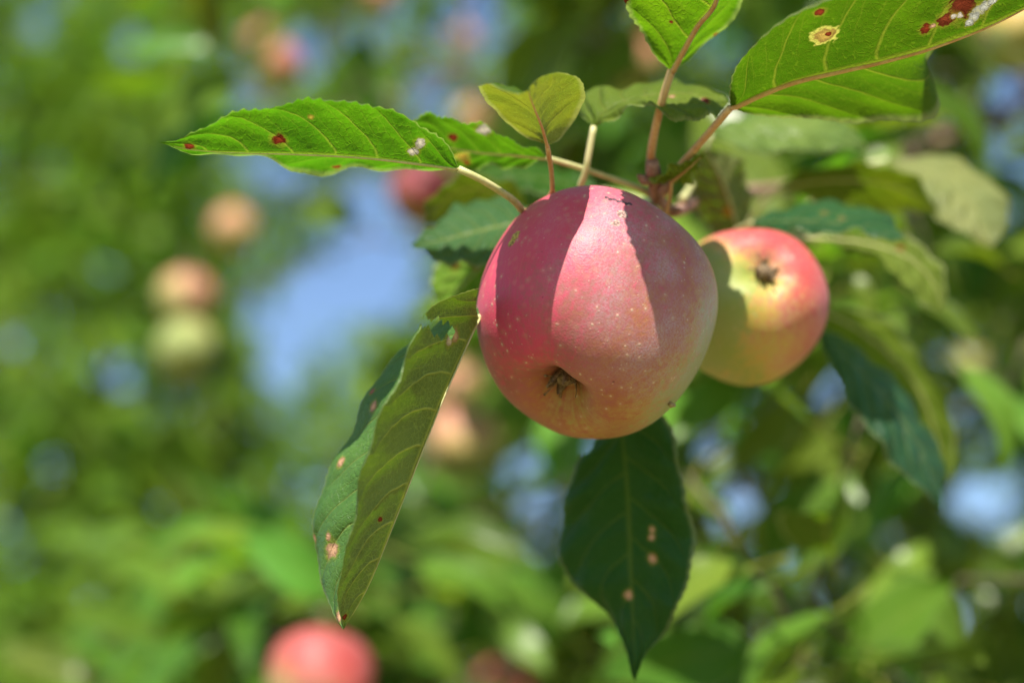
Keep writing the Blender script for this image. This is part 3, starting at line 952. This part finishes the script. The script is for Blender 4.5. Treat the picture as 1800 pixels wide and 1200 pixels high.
# woody spur and the branch it grows on
pts = spline([P(1146, 284, .502), P(1150, 318, .511), SPUR, P(1185, 372, .545), P(1235, 350, .61), P(1330, 336, .70), P(1450, 318, .84), P(1640, 250, 1.10), P(1950, 120, 1.5)], 60)
fine = spline(pts, 240)
rad = []
for i in range(241):
    u = i / 240
    scar = 0.00035 * max(0, math.sin(i * 1.25)) ** 6 + 0.0004 * max(0, math.sin(i * 0.31 + 1)) ** 8
    rad.append(0.0020 + (scar if i < 90 else 0) + 0.0009 * math.exp(-((i - 30) / 10) ** 2) + 0.0045 * u ** 1.2)
V, F = tube(fine, rad, 14)
fb = link('fruiting_branch', mesh('fruiting_branch', V, F, SPUR), M_twig, tree, Matrix.Translation(SPUR))
for bpos, bdir in ((P(1160, 338, .510), cam_vec(.75, .6, .4)), (P(1140, 322, .508), cam_vec(-.8, .5, .5)), (P(1176, 372, .528), cam_vec(.8, .1, .6))):
    bp = [bpos + bdir * (0.0052 * k / 6) for k in range(7)]
    V, F = tube(bp, [0.0011, 0.00165, 0.0018, 0.0016, 0.0012, 0.0007, 0.0002], 9)
    link('bud', mesh('bud', V, F, bpos), M_twig, fb, Matrix.Translation(bpos))
BR_NODES = [pts[i] for i in range(24, 61, 6)]

# ---- gaps through which the sky shows: (px, py, rx, ry)
GAPS = [(655, 372, 62, 70), (612, 500, 112, 56), (690, 495, 44, 62), (478, 560, 44, 36), (500, 640, 34, 44), (478, 290, 45, 22), (850, 45, 42, 36), (755, 175, 36, 48),
        (930, 845, 42, 46), (1040, 785, 28, 30), (965, 930, 22, 46), (1270, 790, 34, 36), (1285, 885, 28, 40), (1392, 950, 24, 20),
        (1722, 872, 52, 38), (1790, 140, 40, 55), (1797, 320, 28, 62), (1440, 668, 28, 24), (200, 650, 44, 30), (515, 95, 52, 52), (1280, 60, 26, 40),
        (155, 1055, 16, 16), (90, 812, 13, 13), (190, 455, 15, 15), (90, 292, 14, 14), (18, 590, 22, 20), (30, 975, 20, 18), (15, 900, 14, 22),
        (650, 72, 15, 15), (60, 40, 34, 26), (225, 70, 22, 22), (330, 700, 14, 12), (1480, 1010, 12, 12), (1560, 930, 10, 10), (1340, 1120, 11, 11), (1690, 1090, 10, 10)]


def in_gap(px, py, margin, skip=0):
    for gx, gy, rx, ry in GAPS:
        if ((px - gx) / (rx + margin)) ** 2 + ((py - gy) / (ry + margin)) ** 2 < 1:
            return True
    return False


# ---- plain leaf shapes shared by the many leaves further back
def leaf_variant(seed, nu=6, nv=2):
    rr = random.Random(seed)
    fold, curl, twist = rr.uniform(0.15, 0.75), rr.uniform(-0.2, 0.9), rr.uniform(-0.5, 0.5)
    wid = rr.uniform(0.23, 0.29)
    V, uv, F = [], [], []
    NVv = 2 * nv + 1
    for i in range(nu + 1):
        u = i / nu
        w = wid * (math.sin(math.pi * u ** 0.85) ** 0.8 if 0 < u < 1 else 0.0) * (1 - 0.15 * u) + 0.004
        a = curl * u * u
        c = Vector((0, u * (1 - 0.12 * curl * u), -0.42 * curl * u * u))
        for j in range(NVv):
            v = (j - nv) / nv
            fo = fold * (0.6 + 0.4 * math.sin(3 * u + seed))
            x, z = v * w * math.cos(fo), abs(v) * w * math.sin(fo) + 0.03 * math.sin(9 * u + 3 * v + seed) * abs(v)
            tw = twist * u
            V.append((c.x + x * math.cos(tw) - z * math.sin(tw), c.y + 0.05 * abs(v) * u, c.z + x * math.sin(tw) + z * math.cos(tw)))
            uv.append((u, v))
    for i in range(nu):
        for j in range(NVv - 1):
            F.append((i * NVv + j, i * NVv + j + 1, (i + 1) * NVv + j + 1, (i + 1) * NVv + j))
    # petiole
    b = len(V)
    if nu < 4:
        return np.array(V, dtype=np.float64), np.array(uv, dtype=np.float32), np.array(F, dtype=np.int64)
    for y, r in ((0.0, 0.011), (-0.16, 0.012), (-0.30, 0.016)):
        for k in range(3):
            V.append((r * math.cos(k * 2.09), y, r * math.sin(k * 2.09) + 0.25 * y * y))
            uv.append((0.02, 0.0))
    for i in range(2):
        for k in range(3):
            k2 = (k + 1) % 3
            F.append((b + i * 3 + k, b + (i + 1) * 3 + k, b + (i + 1) * 3 + k2, b + i * 3 + k2))
    return np.array(V, dtype=np.float64), np.array(uv, dtype=np.float32), np.array(F, dtype=np.int64)


VARS = [leaf_variant(s) for s in range(8)]
FARVARS = [leaf_variant(s + 20, 3, 1) for s in range(4)]
VMESH = []
for k, (v, uvv, f) in enumerate(VARS):
    VMESH.append(mesh('leaf', [tuple(x) for x in v], [tuple(int(i) for i in q) for q in f], uvs=uvv))
    VMESH[-1].materials.append(M_leaf)


def frame(d, n):
    d = d.normalized()
    n = (n - d * n.dot(d))
    n = n.normalized() if n.length > 1e-5 else d.orthogonal().normalized()
    x = d.cross(n)
    return Matrix((x, d, n)).transposed()


def batch(name, leaves, variants, mat, parent, mw):
    """many leaves in one mesh; leaves: (variant, 3x3 numpy, location numpy, random)"""
    nvt = sum(len(variants[l[0]][0]) for l in leaves)
    nf = sum(len(variants[l[0]][2]) for l in leaves)
    VV = np.empty((nvt, 3)); UV = np.empty((nvt, 2), dtype=np.float32); FF = np.empty((nf, 4), dtype=np.int64); RN = np.empty(nvt, dtype=np.float32)
    org = np.array(mw.translation)
    a = b = 0
    for k, m3, loc, rn in leaves:
        v, uvv, f = variants[k]
        VV[a:a + len(v)] = v @ m3.T + loc - org
        UV[a:a + len(v)] = uvv
        RN[a:a + len(v)] = rn
        FF[b:b + len(f)] = f + a
        a += len(v); b += len(f)
    me = bpy.data.meshes.new(name)
    me.vertices.add(nvt)
    me.vertices.foreach_set('co', VV.astype(np.float32).ravel())
    me.loops.add(nf * 4)
    me.loops.foreach_set('vertex_index', FF.astype(np.int32).ravel())
    me.polygons.add(nf)
    me.polygons.foreach_set('loop_start', np.arange(0, nf * 4, 4, dtype=np.int32))
    me.polygons.foreach_set('use_smooth', np.ones(nf, dtype=bool))
    me.update(calc_edges=True)
    uvl = me.uv_layers.new(name='leaf_uv')
    uvl.data.foreach_set('uv', UV[FF.ravel()].ravel())
    at = me.attributes.new('rnd', 'FLOAT', 'POINT')
    at.data.foreach_set('value', RN)
    me.validate()
    o = link(name, me, mat, parent, mw)
    return tag(o, kind='stuff')


def leafy_shoot(c, axis, n, size, rr, leaves, nvar, droop=0.35):
    """leaves around a short shoot ending at c"""
    a0 = rr.uniform(0, 6.28)
    o = axis.orthogonal().normalized()
    b = axis.cross(o)
    for i in range(n):
        a = a0 + i * 2.4
        s = i / max(1, n - 1)
        base = c - axis * (0.09 * (1 - s))
        rad = o * math.cos(a) + b * math.sin(a)
        d = (rad + axis * (0.25 + 0.8 * s) + Vector((0, 0, -droop)) + Vector((rr.gauss(0, .25), rr.gauss(0, .25), rr.gauss(0, .25)))).normalized()
        nrm = Vector((rr.gauss(0, .5), rr.gauss(-0.8, .55), 0.75)) + axis * 0.2
        L = size * rr.uniform(0.7, 1.25)
        m = frame(d, nrm)
        gx, gy, gd = project(base + d * L * 0.75)
        if in_gap(gx, gy, 0.022 * FPX / gd) and rr.random() < 0.93: continue
        if any(gd < ad and math.hypot(gx - ax_, gy - ay_) < ar + 0.04 * FPX / gd for ax_, ay_, ar, ad in FRUIT): continue
        lp = base + d * L * 0.75
        if any(0 < (lp - fc).dot(SUN) < 1.2 and ((lp - fc) - SUN * (lp - fc).dot(SUN)).length < 0.07 for fc in FRUIT_AT) and rr.random() < 0.9: continue
        leaves.append((rr.randrange(nvar), m, base + d * L * 0.28, L, rr.random()))


# ---- apples further back: (px, py, apparent px, colour kind, depth or None, label)
SK = {}
for nm, kw in {
    'pink': dict(amount=0.14, red=(0.56, 0.16, 0.10), deep=(0.48, 0.09, 0.07), mid=(0.60, 0.28, 0.14)),
    'peach': dict(amount=0.08, red=(0.60, 0.24, 0.12), deep=(0.56, 0.16, 0.09), mid=(0.62, 0.34, 0.14), ground=(0.58, 0.42, 0.13)),
    'green': dict(amount=-0.42),
    'gold': dict(amount=-0.02, red=(0.66, 0.30, 0.16), deep=(0.6, 0.2, 0.12), mid=(0.66, 0.42, 0.16), ground=(0.60, 0.50, 0.13)),
    'amber': dict(amount=-0.1, red=(0.60, 0.28, 0.05), deep=(0.55, 0.2, 0.05), mid=(0.62, 0.38, 0.05), ground=(0.60, 0.42, 0.06)),
    'red': dict(amount=0.22, red=(0.55, 0.09, 0.075), deep=(0.44, 0.05, 0.05)),
    'dark': dict(amount=0.42, red=(0.34, 0.02, 0.035), deep=(0.24, 0.012, 0.025)),
}.items():
    SK[nm] = apple_material(nm + '_apple_skin', (-0.2, -0.5, 0.8), **kw)
BGA = [(487, 118, 90, 'pink', None, 'blurred pink apple at upper left above the tip of the long leaf'),
       (462, 74, 62, 'peach', 2.9, 'small blurred orange apple touching the pink one at upper left'),
       (410, 404, 80, 'peach', None, 'blurred peach apple left of the blue sky gap, upper of two'),
       (326, 523, 98, 'peach', None, 'blurred peach apple left of the blue sky gap, lower and larger of two'),
       (326, 614, 104, 'green', None, 'blurred green apple directly below the peach ones at left'),
       (745, 340, 120, 'dark', None, 'blurred dark red apple hanging under the long left leaf'),
       (812, 780, 128, 'gold', None, 'blurred yellow-pink apple between folded leaf and large apple'),
       (800, 682, 92, 'peach', 2.0, 'blurred peach apple just above the yellow-pink one beside the folded leaf'),
       (563, 1192, 182, 'red', None, 'blurred red apple cut by the bottom edge'),
       (832, 212, 70, 'peach', None, 'blurred orange apple above the leaf behind the long left leaf'),
       (1112, 112, 100, 'pink', None, 'blurred pale pink apple between small curled leaf and top leaf'),
       (1700, 650, 76, 'green', None, 'blurred round yellow-green apple at right'),
       (1782, 58, 128, 'amber', 0.85, 'blurred orange apple at the top right corner'),
       (884, 1206, 96, 'red', None, 'blurred reddish apple at the bottom edge left of the dark hanging leaf'),
       (662, -4, 66, 'peach', None, 'blurred peach apple cut by the top edge'),
       (815, 72, 52, 'peach', 2.9, 'small blurred orange apple near the top beside a blue gap')]
bg_nodes = []
FRUIT_AT = [P(b[0], b[1], b[4] or 0.066 * FPX / b[2]) for b in BGA if b[3] != 'dark']
FRUIT = [(b[0], b[1], b[2] * 0.42, b[4] or 0.066 * FPX / b[2]) for b in BGA]
bg_low = [apple_mesh('apple', 0.033, 31 + k, 26, 30) for k in range(3)]
shared = {}
for i, (px, py, dia, kind, dep, lab) in enumerate(BGA):
    dep = dep or 0.066 * FPX / dia
    rad_ = dia / 2 / FPX * dep
    c = P(px, py, dep)
    ax = Vector((random.uniform(-.2, .2), random.uniform(-.7, -.4), -1)).normalized()
    mw = apple_frame(c, ax, random.uniform(0, 6)) @ Matrix.Scale(rad_ / 0.033, 4)
    key = (i % 3, kind)
    if key not in shared:
        m2 = bg_low[i % 3].copy()
        m2.materials.clear(); m2.materials.append(SK[kind])
        shared[key] = m2
    o = link('apple', shared[key], None, None, mw)
    tag(o, lab, 'apple', 'blurred apples hanging in the background')
    tip = c + Vector((random.uniform(-.01, .01), random.uniform(0, .02), rad_ * 1.9))
    loc = mw.inverted() @ tip
    V, F = tube(spline([Vector((0, 0, 0.014)), Vector((0, 0, 0.03)), loc], 6), [0.0014] * 7, 6)
    link('stalk', mesh('stalk', V, F), M_stalk, o, mw)
    bg_nodes.append((tip, dep))

# ---- clusters of leaves on the rest of the near tree
rr = random.Random(21)
clusters = []
tries = 0
while len(clusters) < 600 and tries < 60000:
    tries += 1
    dep = 0.80 + 2.1 * rr.random() ** 0.7
    px, py = rr.uniform(-150, 2050), rr.uniform(-260, 1420)
    ok = px > 800 + 80 * math.sin(py * 0.01)
    if px > 380 and py < 330 - 0.1 * px + 60: ok = True
    if px > 250 + 60 * math.sin(py * .02) and py > 930: ok = dep < 2.2
    if dep < 1.0:
        ok = (px > 1330 and py > 230) and rr.random() < 0.45 or (250 < px < 1000 and py > 1010 and dep > 0.98)
    if px < 700 and 330 < py < 930: ok = False
    if not ok or in_gap(px, py, 0): continue
    c0 = P(px, py, dep)
    for k in range(6):                       # a bough: several shoots close together
        c = c0 + Vector((rr.gauss(0, .085), rr.gauss(0, .085), rr.gauss(0, .06)))
        qx, qy, qd = project(c)
        if qd < (0.7 if qx > 1150 else 1.0) or in_gap(qx, qy, 0): continue
        if qx < 700 and 330 < qy < 930: continue
        clusters.append((c, qd, qx, qy))
while len(clusters) < 980:
    dep = rr.uniform(2.0, 3.4)
    px, py = rr.uniform(850, 2050), rr.uniform(-200, 1420)
    if in_gap(px, py, 0): continue
    clusters.append((P(px, py, dep), dep, px, py))
# unseen shoots added above the picture to shade the background foliage
shade_shoots = 0
while shade_shoots < 120:
    dep = rr.uniform(0.95, 2.4)
    px, py = rr.uniform(760, 2200), -120 - rr.random() * 0.75 * FPX / dep
    c = P(px, py, dep)
    if (c - P(1100, 400, 0.5)).cross(SUN).length < 0.30: continue
    clusters.append((c, dep, px, py))
    shade_shoots += 1
more = 0
while more < 34:
    dep = rr.uniform(0.72, 1.15)
    if more < 24: px, py = rr.uniform(1180, 1950), rr.uniform(420, 1330)
    else: px, py, dep = rr.uniform(230, 1050), rr.uniform(1010, 1330), rr.uniform(1.15, 1.5)
    if in_gap(px, py, 10): continue
    clusters.append((P(px, py, dep), dep, px, py))
    more += 1
nodes = [(c, d) for c, d, *_ in clusters] + bg_nodes
leaves = []
for c, dep, px, py in clusters:
    out = (c - (TREE + Vector((0, 0, 2.0)))).normalized()
    ax = (out * 0.8 + Vector((rr.gauss(0, .4), rr.gauss(0, .4), rr.gauss(0.25, .4)))).normalized()
    leafy_shoot(c, ax, rr.randint(6, 9), 0.078, rr, leaves, len(VARS))

# single leaves that can still be told apart in the blur: base and tip as (px, py, depth), tilt of the blade
def seen_leaf(b, tpt, nx, ny, nz):
    pb, pt = P(*b), P(*tpt)
    d = pt - pb
    leaves.append((rr.randrange(len(VARS)), frame(d, RIGHT * nx + UP * ny - FWD * nz), pb, d.length, rr.random()))


for b, tpt, n in [
        ((640, 1050, 1.12), (262, 1090, 1.08), (0, 1, .5)), ((600, 1075, 1.14), (300, 1180, 1.10), (-.2, 1, .5)), ((590, 1050, 1.02), (440, 925, 1.0), (.2, .5, 1)),
        ((690, 1080, 1.10), (810, 1195, 1.08), (.4, 1, .6)), ((700, 960, .96), (945, 925, .93), (0, 1, .35)), ((730, 985, 1.0), (900, 1045, .98), (0, 1, .7)),
        ((600, 1060, 1.12), (450, 1020, 1.08), (0, 1, .8)),
        ((1300, 650, .80), (1185, 775, .78), (-.3, .6, 1)), ((1340, 985, .92), (1450, 835, .90), (.2, .4, 1)), ((1500, 830, .84), (1410, 1010, .82), (-.2, .5, 1)),
        ((1690, 640, .80), (1815, 810, .78), (.5, .3, .8)), ((1560, 1000, .82), (1710, 1140, .80), (.3, .2, .9)), ((1610, 520, .74), (1720, 600, .72), (.2, .8, .6)),
        ((1460, 470, .72), (1560, 560, .70), (.3, .9, .5)), ((1450, 245, .76), (1570, 215, .74), (0, 1, -.3)), ((1600, 140, .86), (1770, 260, .84), (.1, .9, .6)),
        ((1110, 50, 1.25), (1030, 190, 1.2), (-.2, .6, 1)), ((1000, 30, 1.25), (880, 160, 1.2), (-.3, .7, 1)), ((1400, 700, .80), (1290, 830, .8), (-.3, .7, .8)),
        ((1260, 960, .95), (1210, 1120, .93), (0, .5, 1)), ((1420, 1090, .95), (1330, 1190, .93), (-.2, .7, .8)), ((1500, 1060, .9), (1620, 960, .88), (.2, .8, .8)),
        ((1720, 980, .85), (1800, 1100, .84), (.4, .7, .8)), ((1760, 470, .80), (1660, 400, .78), (0, 1, .4)), ((1730, 700, .9), (1620, 640, .9), (0, 1, .6)),
        ((880, 1080, 1.0), (960, 1180, .98), (.2, .6, 1)), ((1000, 1110, 1.05), (900, 1000, 1.02), (0, .8, .8)), ((520, 40, 1.9), (420, 130, 1.9), (0, .7, .8)),
        ((1360, 300, .72), (1440, 240, .70), (0, 1, .5)), ((700, 620, 1.7), (620, 570, 1.7), (0, .9, .6)), ((760, 640, 1.5), (690, 590, 1.5), (0, .9, .6))]:
    seen_leaf(b, tpt, *n)

# woody skeleton: every shoot joined to the nearest wood already built, from the trunk outwards
TOP = TREE + Vector((-0.05, -0.05, 1.35))
wood = [[TREE, None], [TREE + Vector((0.03, 0, 0.7)), 0], [TOP, 1]]
limbs = []
for tip in (Vector((0.75, 2.3, 2.9)), Vector((1.1, 1.3, 2.5)), Vector((0.9, 1.5, 1.6))):
    last = 2
    for q in spline([TOP, TOP.lerp(tip, 0.5) + Vector((0, 0, 0.12)), tip], 6)[1:]:
        wood.append([q, last]); last = len(wood) - 1
for q in BR_NODES[::-1]:
    j = min(range(2, len(wood)), key=lambda k: (wood[k][0] - q).length)
    wood.append([q, j])
order = sorted(nodes, key=lambda n: (n[0] - TOP).length)
for c, d in order:
    j = min(range(2, len(wood)), key=lambda k: (wood[k][0] - c).length)
    wood.append([c, j])
load = [1] * len(wood)
for i in range(len(wood) - 1, 0, -1):
    load[wood[i][1]] += load[i]
V, F = [], []
for i in range(3, len(wood)):
    p, j = wood[i]
    q = wood[j][0]
    r1 = min(0.0013 * load[i] ** 0.34, 0.0065)
    r0 = min(0.0013 * load[j] ** 0.34, r1 * 1.5, 0.0065)
    if i < 21:
        r1, r0 = 0.03 - 0.003 * ((i - 3) % 6), 0.033 - 0.003 * ((i - 3) % 6)
    L = (p - q).length
    if (p - CAM).dot(FWD) < 1.9: r0, r1 = min(r0, 0.0019), min(r1, 0.0019)
    if min((p - CAM).dot(FWD), (q - CAM).dot(FWD)) < 1.2: r0, r1 = 0.0011, 0.0010
    # leave sky gaps free of stray wood: bow the shoot a little upwards
    jx = Vector((rr.gauss(0, .07), rr.gauss(0, .07), 0.06 + rr.gauss(0, .07))) * L
    pts = spline([q, q.lerp(p, 0.35) + jx, q.lerp(p, 0.7) - jx * 0.5, p], 5)
    v, f = tube(pts, [r0 + (r1 - r0) * k / 5 for k in range(6)], 6)
    F += [tuple(x + len(V) for x in ff) for ff in f]
    V += v
link('branch_framework', mesh('branch_framework', V, F, TOP), M_bark, tree, Matrix.Translation(TOP))
V, F = tube(spline([TREE - Vector((0, 0, 0.1)), TREE + Vector((0.01, 0, 0.12)), TREE + Vector((0.03, 0, 0.7)), TOP + Vector((0, 0, 0.05))], 16),
            [0.13 - 0.06 * min(1, k / 3) + 0.01 * math.sin(k) for k in range(17)], 14)
link('trunk', mesh('trunk', V, F, TREE), M_bark, tree, Matrix.Translation(TREE))

# the leaves that show largest are parts of their own, the rest one mass
scored = []
for l in leaves:
    k, m, loc, L, rn = l
    px, py, d = project(loc)
    inside = -60 < px < 1860 and -60 < py < 1260
    scored.append(((L / d) * (1 if inside else 0.01), l))
scored.sort(key=lambda s: -s[0])
for sc, (k, m, loc, L, rn) in scored[:260]:
    link('leaf', VMESH[k], None, tree, Matrix.Translation(loc) @ (m * L).to_4x4())
batch('foliage', [(k, np.array(m * L), np.array(loc), rn) for sc, (k, m, loc, L, rn) in scored[260:]], VARS, M_leaf, tree, Matrix.Translation(TOP))


# ------------------------------------------------------------------ orchard trees behind
def orchard_tree(loc, rx, rz, zc, n, seed, label):
    rr = random.Random(seed)
    g = np.random.default_rng(seed)
    base = Vector(loc)
    o = root('orchard_tree', base)
    tag(o, label, 'tree', 'orchard trees in the background')
    top = base + Vector((0.1, 0, 1.2))
    V, F = tube(spline([base - Vector((0, 0, .1)), base + Vector((.03, 0, .15)), base + Vector((.06, .02, .7)), top], 10),
                [0.17 - 0.07 * min(1, k / 3) for k in range(11)], 12)
    link('trunk', mesh('trunk', V, F, base), M_bark, o, Matrix.Translation(base))
    cc = base + Vector((0, 0, zc))
    clumps = []
    while len(clumps) < 52:
        v = Vector((rr.gauss(0, 1), rr.gauss(0, 1), rr.gauss(0, 1))).normalized() * (0.35 + 0.65 * rr.random() ** 0.6)
        p = cc + Vector((v.x * rx, v.y * rx, v.z * rz))
        px, py, d = project(p)
        if d > 0.5 and in_gap(px, py, 0.04 * FPX / d): continue
        clumps.append(p)
    V, F = [], []
    for p in clumps:
        mid = top.lerp(p, 0.5) + Vector((0, 0, 0.15))
        if any(in_gap(*project(q)[:2], 8) for q in spline([top, mid, p], 12)): continue
        v, f = tube(spline([top, mid, p], 6), [0.035 * (1 - k / 6.5) + 0.003 for k in range(7)], 6)
        F += [tuple(x + len(V) for x in ff) for ff in f]
        V += v
    link('branch_framework', mesh('branch_framework', V, F, top), M_bark, o, Matrix.Translation(top))
    leaves = []
    while len(leaves) < n:
        p = rr.choice(clumps)
        q = p + Vector((rr.gauss(0, .19), rr.gauss(0, .19), rr.gauss(0, .15)))
        px, py, d = project(q)
        if in_gap(px, py, 0.02 * FPX / d) and rr.random() < 0.92: continue
        dd = Vector((rr.gauss(0, 1), rr.gauss(0, 1), rr.gauss(-.5, .7))).normalized()
        m = frame(dd, Vector((rr.gauss(0, .55), rr.gauss(-.7, .55), .8)))
        leaves.append((rr.randrange(4), np.array(m * rr.uniform(.06, .105)), np.array(q), rr.random()))
    batch('crown', leaves, FARVARS, M_far, o, Matrix.Translation(cc))


for i, (loc, rx, rz, zc, n, lab) in enumerate([
        ((-2.7, 5.2, 0), 1.5, 2.3, 3.2, 19000, 'blurred sunlit orchard tree filling the left edge'),
        ((-0.75, 7.0, 0), 1.8, 2.8, 3.9, 19000, 'blurred orchard tree behind the blue sky gap'),
        ((1.5, 7.2, 0), 1.7, 2.7, 3.8, 21000, 'orchard tree behind the large apple and the dark hanging leaf'),
        ((3.4, 6.4, 0), 1.6, 2.6, 3.6, 17000, 'orchard tree behind the near foliage at the right edge'),
        ((-1.75, 4.5, 0), 1.0, 1.25, 1.75, 9000, 'low blurred orchard tree at lower left, below the peach apples'),
        ((-0.95, 5.9, 0), 1.15, 1.45, 2.35, 12000, 'low blurred orchard tree beneath the blue sky gap'),
        ((-1.9, 11.0, 0), 2.4, 4.0, 5.4, 16000, 'farthest blurred orchard tree left of the sky gap')]):
    orchard_tree(loc, rx, rz, zc, n, 50 + i, lab)
